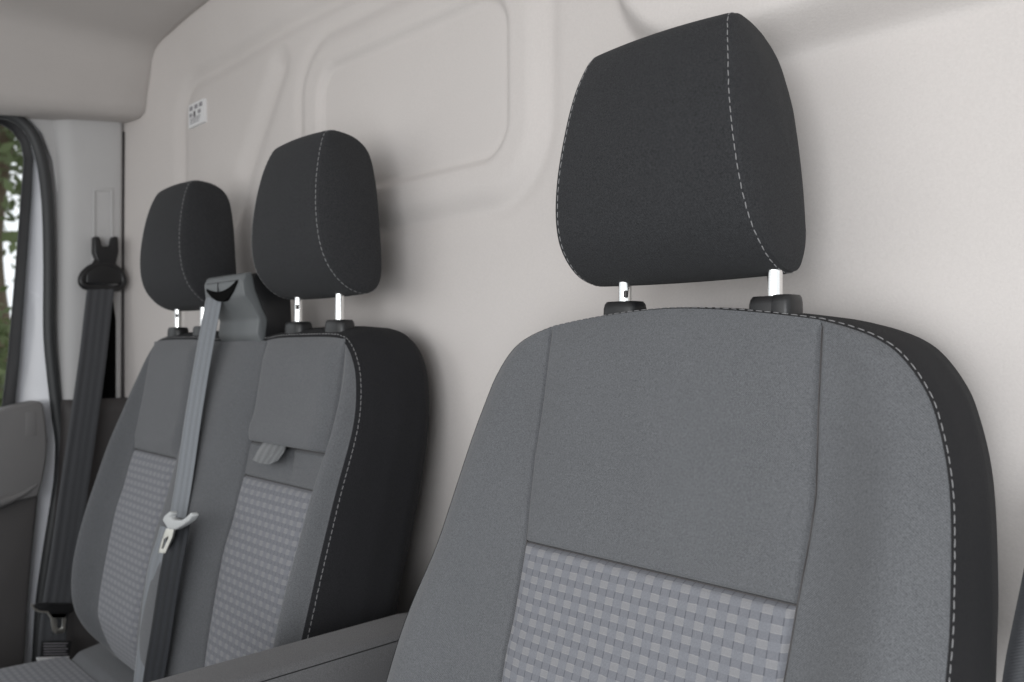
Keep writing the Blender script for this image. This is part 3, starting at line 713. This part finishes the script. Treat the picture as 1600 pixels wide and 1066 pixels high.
to = [(259, 826), (272, 826), (269, 840), (258, 865), (247, 864), (253, 842)]; ti = [(261, 839), (263, 838), (262, 842), (255, 858), (252, 858), (256, 843)]
ringprism('tongue_plate', [onY(a, b, TY + .003) for a, b in to], [onY(a, b, TY + .003) for a, b in ti], (.0005, .0025, 0), .0005, M_STEEL, tg_)

pbt = thing('door_side_belt', (-2.0, .64, Z0 + .17), 'dark belt running from the pillar guide down beside the left door', 'seat belt')
def q(px, py, X): return onX(px, py, X)
fork = [(142, 371), (151, 371), (155, 386), (168, 386), (171, 371), (180, 371), (181, 395), (177, 412), (174, 420), (150, 420), (146, 406), (142, 396)]
gd = prism('belt_guide', [q(a, b, -2.008) for a, b in fork], (.022, 0, 0), .004, M_BLACK, pbt, seg=3)
ringo = catmull([q(a, b, -1.992) for a, b in ((127, 438), (131, 428), (143, 418), (160, 413), (176, 416), (188, 426), (193, 438), (190, 447), (180, 451), (160, 449), (140, 449), (130, 446))], 48, True)
tube('guide_ring', np.vstack([ringo, ringo[:2]]), .0075, M_BLACK, gd, 12)
prism('guide_face', [q(a, b, -1.996) for a, b in ((146, 406), (177, 406), (188, 428), (189, 444), (132, 444), (132, 428))], (.010, 0, 0), .004, M_BLACK, gd)
b1 = [(160, 443, -1.990), (155, 480, -1.978), (146, 560, -1.962), (132, 660, -1.945), (116, 770, -1.925), (102, 870, -1.905), (90, 945, -1.89)]
ribbon('webbing', [q(a - 1, b, x) for a, b, x in b1], [(.06, 1, 0)] * 7, .056, M_WEBDARK, pbt)
b2 = [(163, 443, -1.996), (158, 500, -1.99), (150, 580, -1.978), (138, 670, -1.962), (120, 780, -1.94), (104, 880, -1.917), (92, 960, -1.90), (88, 1000, -1.895), (86, 1040, -1.893)]
ribbon('return_webbing', [q(a - 6, b, x) for a, b, x in b2], [(.06, 1, 0)] * 9, .052, M_WEBDARK, pbt)
tb = [(48, 946), (60, 942), (114, 942), (122, 948), (108, 958), (101, 966), (80, 966), (72, 957), (54, 956)]
tg2 = prism('tongue', [q(a, b, -1.885) for a, b in tb], (.006, 0, 0), .002, M_BLACK, pbt)
to = [(77, 958), (103, 958), (101, 985), (98, 989), (86, 990), (82, 985)]; ti = [(88, 966), (97, 966), (96, 979), (95, 981), (90, 982), (88, 979)]
ringprism('tongue_plate', [q(a, b, -1.882) for a, b in to], [q(a, b, -1.882) for a, b in ti], (.003, 0, 0), .0008, M_STEEL, tg2)
tube('tongue_wire', [q(a, b, -1.876) for a, b in ((49, 944), (53, 952), (62, 956), (74, 957), (80, 965), (83, 985), (88, 990))], .002, M_STEEL, tg2, 8)
lb = prism('care_label', [q(a, b, -1.887) for a, b in ((64, 1002), (112, 1001), (108, 1026), (63, 1027))], (.0015, 0, 0), .0004, M_BLACK, pbt)
for i in range(5):
    y0 = 1005 + i * 4.2; prism('print_line', [q(a, b, -1.8852) for a, b in ((68, y0), (106 - 3 * (i % 2), y0 - .5), (106 - 3 * (i % 2), y0 + 1), (68, y0 + 1.5))], (.0004, 0, 0), 0, M_PRINT, lb)
prism('label_end', [q(a, b, -1.886) for a, b in ((56, 1027), (82, 1026), (108, 1025), (105, 1034), (98, 1038), (64, 1040), (58, 1034))], (.004, 0, 0), .0015, M_PAPER, pbt)

# driver's own belt hanging at the right edge
db = thing('driver_belt', (-.15, .62, .5), 'dark blue grey belt strap edge at the lower right corner', 'seat belt')
be = [(1650, 800, .66), (1632, 900, .65), (1612, 1000, .64), (1600, 1066, .635), (1590, 1150, .63)]
ribbon('webbing', [onY(a + 28, b, y) for a, b, y in be], [(1, -.15, .2)] * 5, .048, M_WEBDARK, db)

# ------------------------------------------------------------------ warning sticker on the bulkhead
sx0, sx1, sz0, sz1 = -1.786, -1.708, .481, .531
sy = YB - .0035
stk = mesh('warning_sticker', [(a, y, Z0 + c) for y in (sy - .0012, sy + .006) for a, c in ((sx0, sz0), (sx1, sz0), (sx1, sz1), (sx0, sz1))], [(0, 1, 2, 3), (7, 6, 5, 4), (0, 4, 5, 1), (1, 5, 6, 2), (2, 6, 7, 3), (3, 7, 4, 0)], M_PAPER, smooth=False)
tag(stk, 'small white sticker with grey pictograms on the bulkhead at upper left', 'sticker')
def mark(x0, x1, z0, z1, m=M_PRINT):
    yy = sy - .0018; prism('print_mark', [(sx0 + (sx1 - sx0) * a, yy, Z0 + sz0 + (sz1 - sz0) * c) for a, c in ((x0, z0), (x1, z0), (x1, z1), (x0, z1))], (0, .0005, 0), 0, m, stk)
for a in (.08, .40, .70): mark(a, a + .2, .72, .90)
mark(.34, .46, .40, .64, M_INK); mark(.62, .80, .46, .62); mark(.08, .24, .44, .60)
for z_ in (.14, .24, .33): mark(.10, .62 + z_ * .5, z_, z_ + .04)
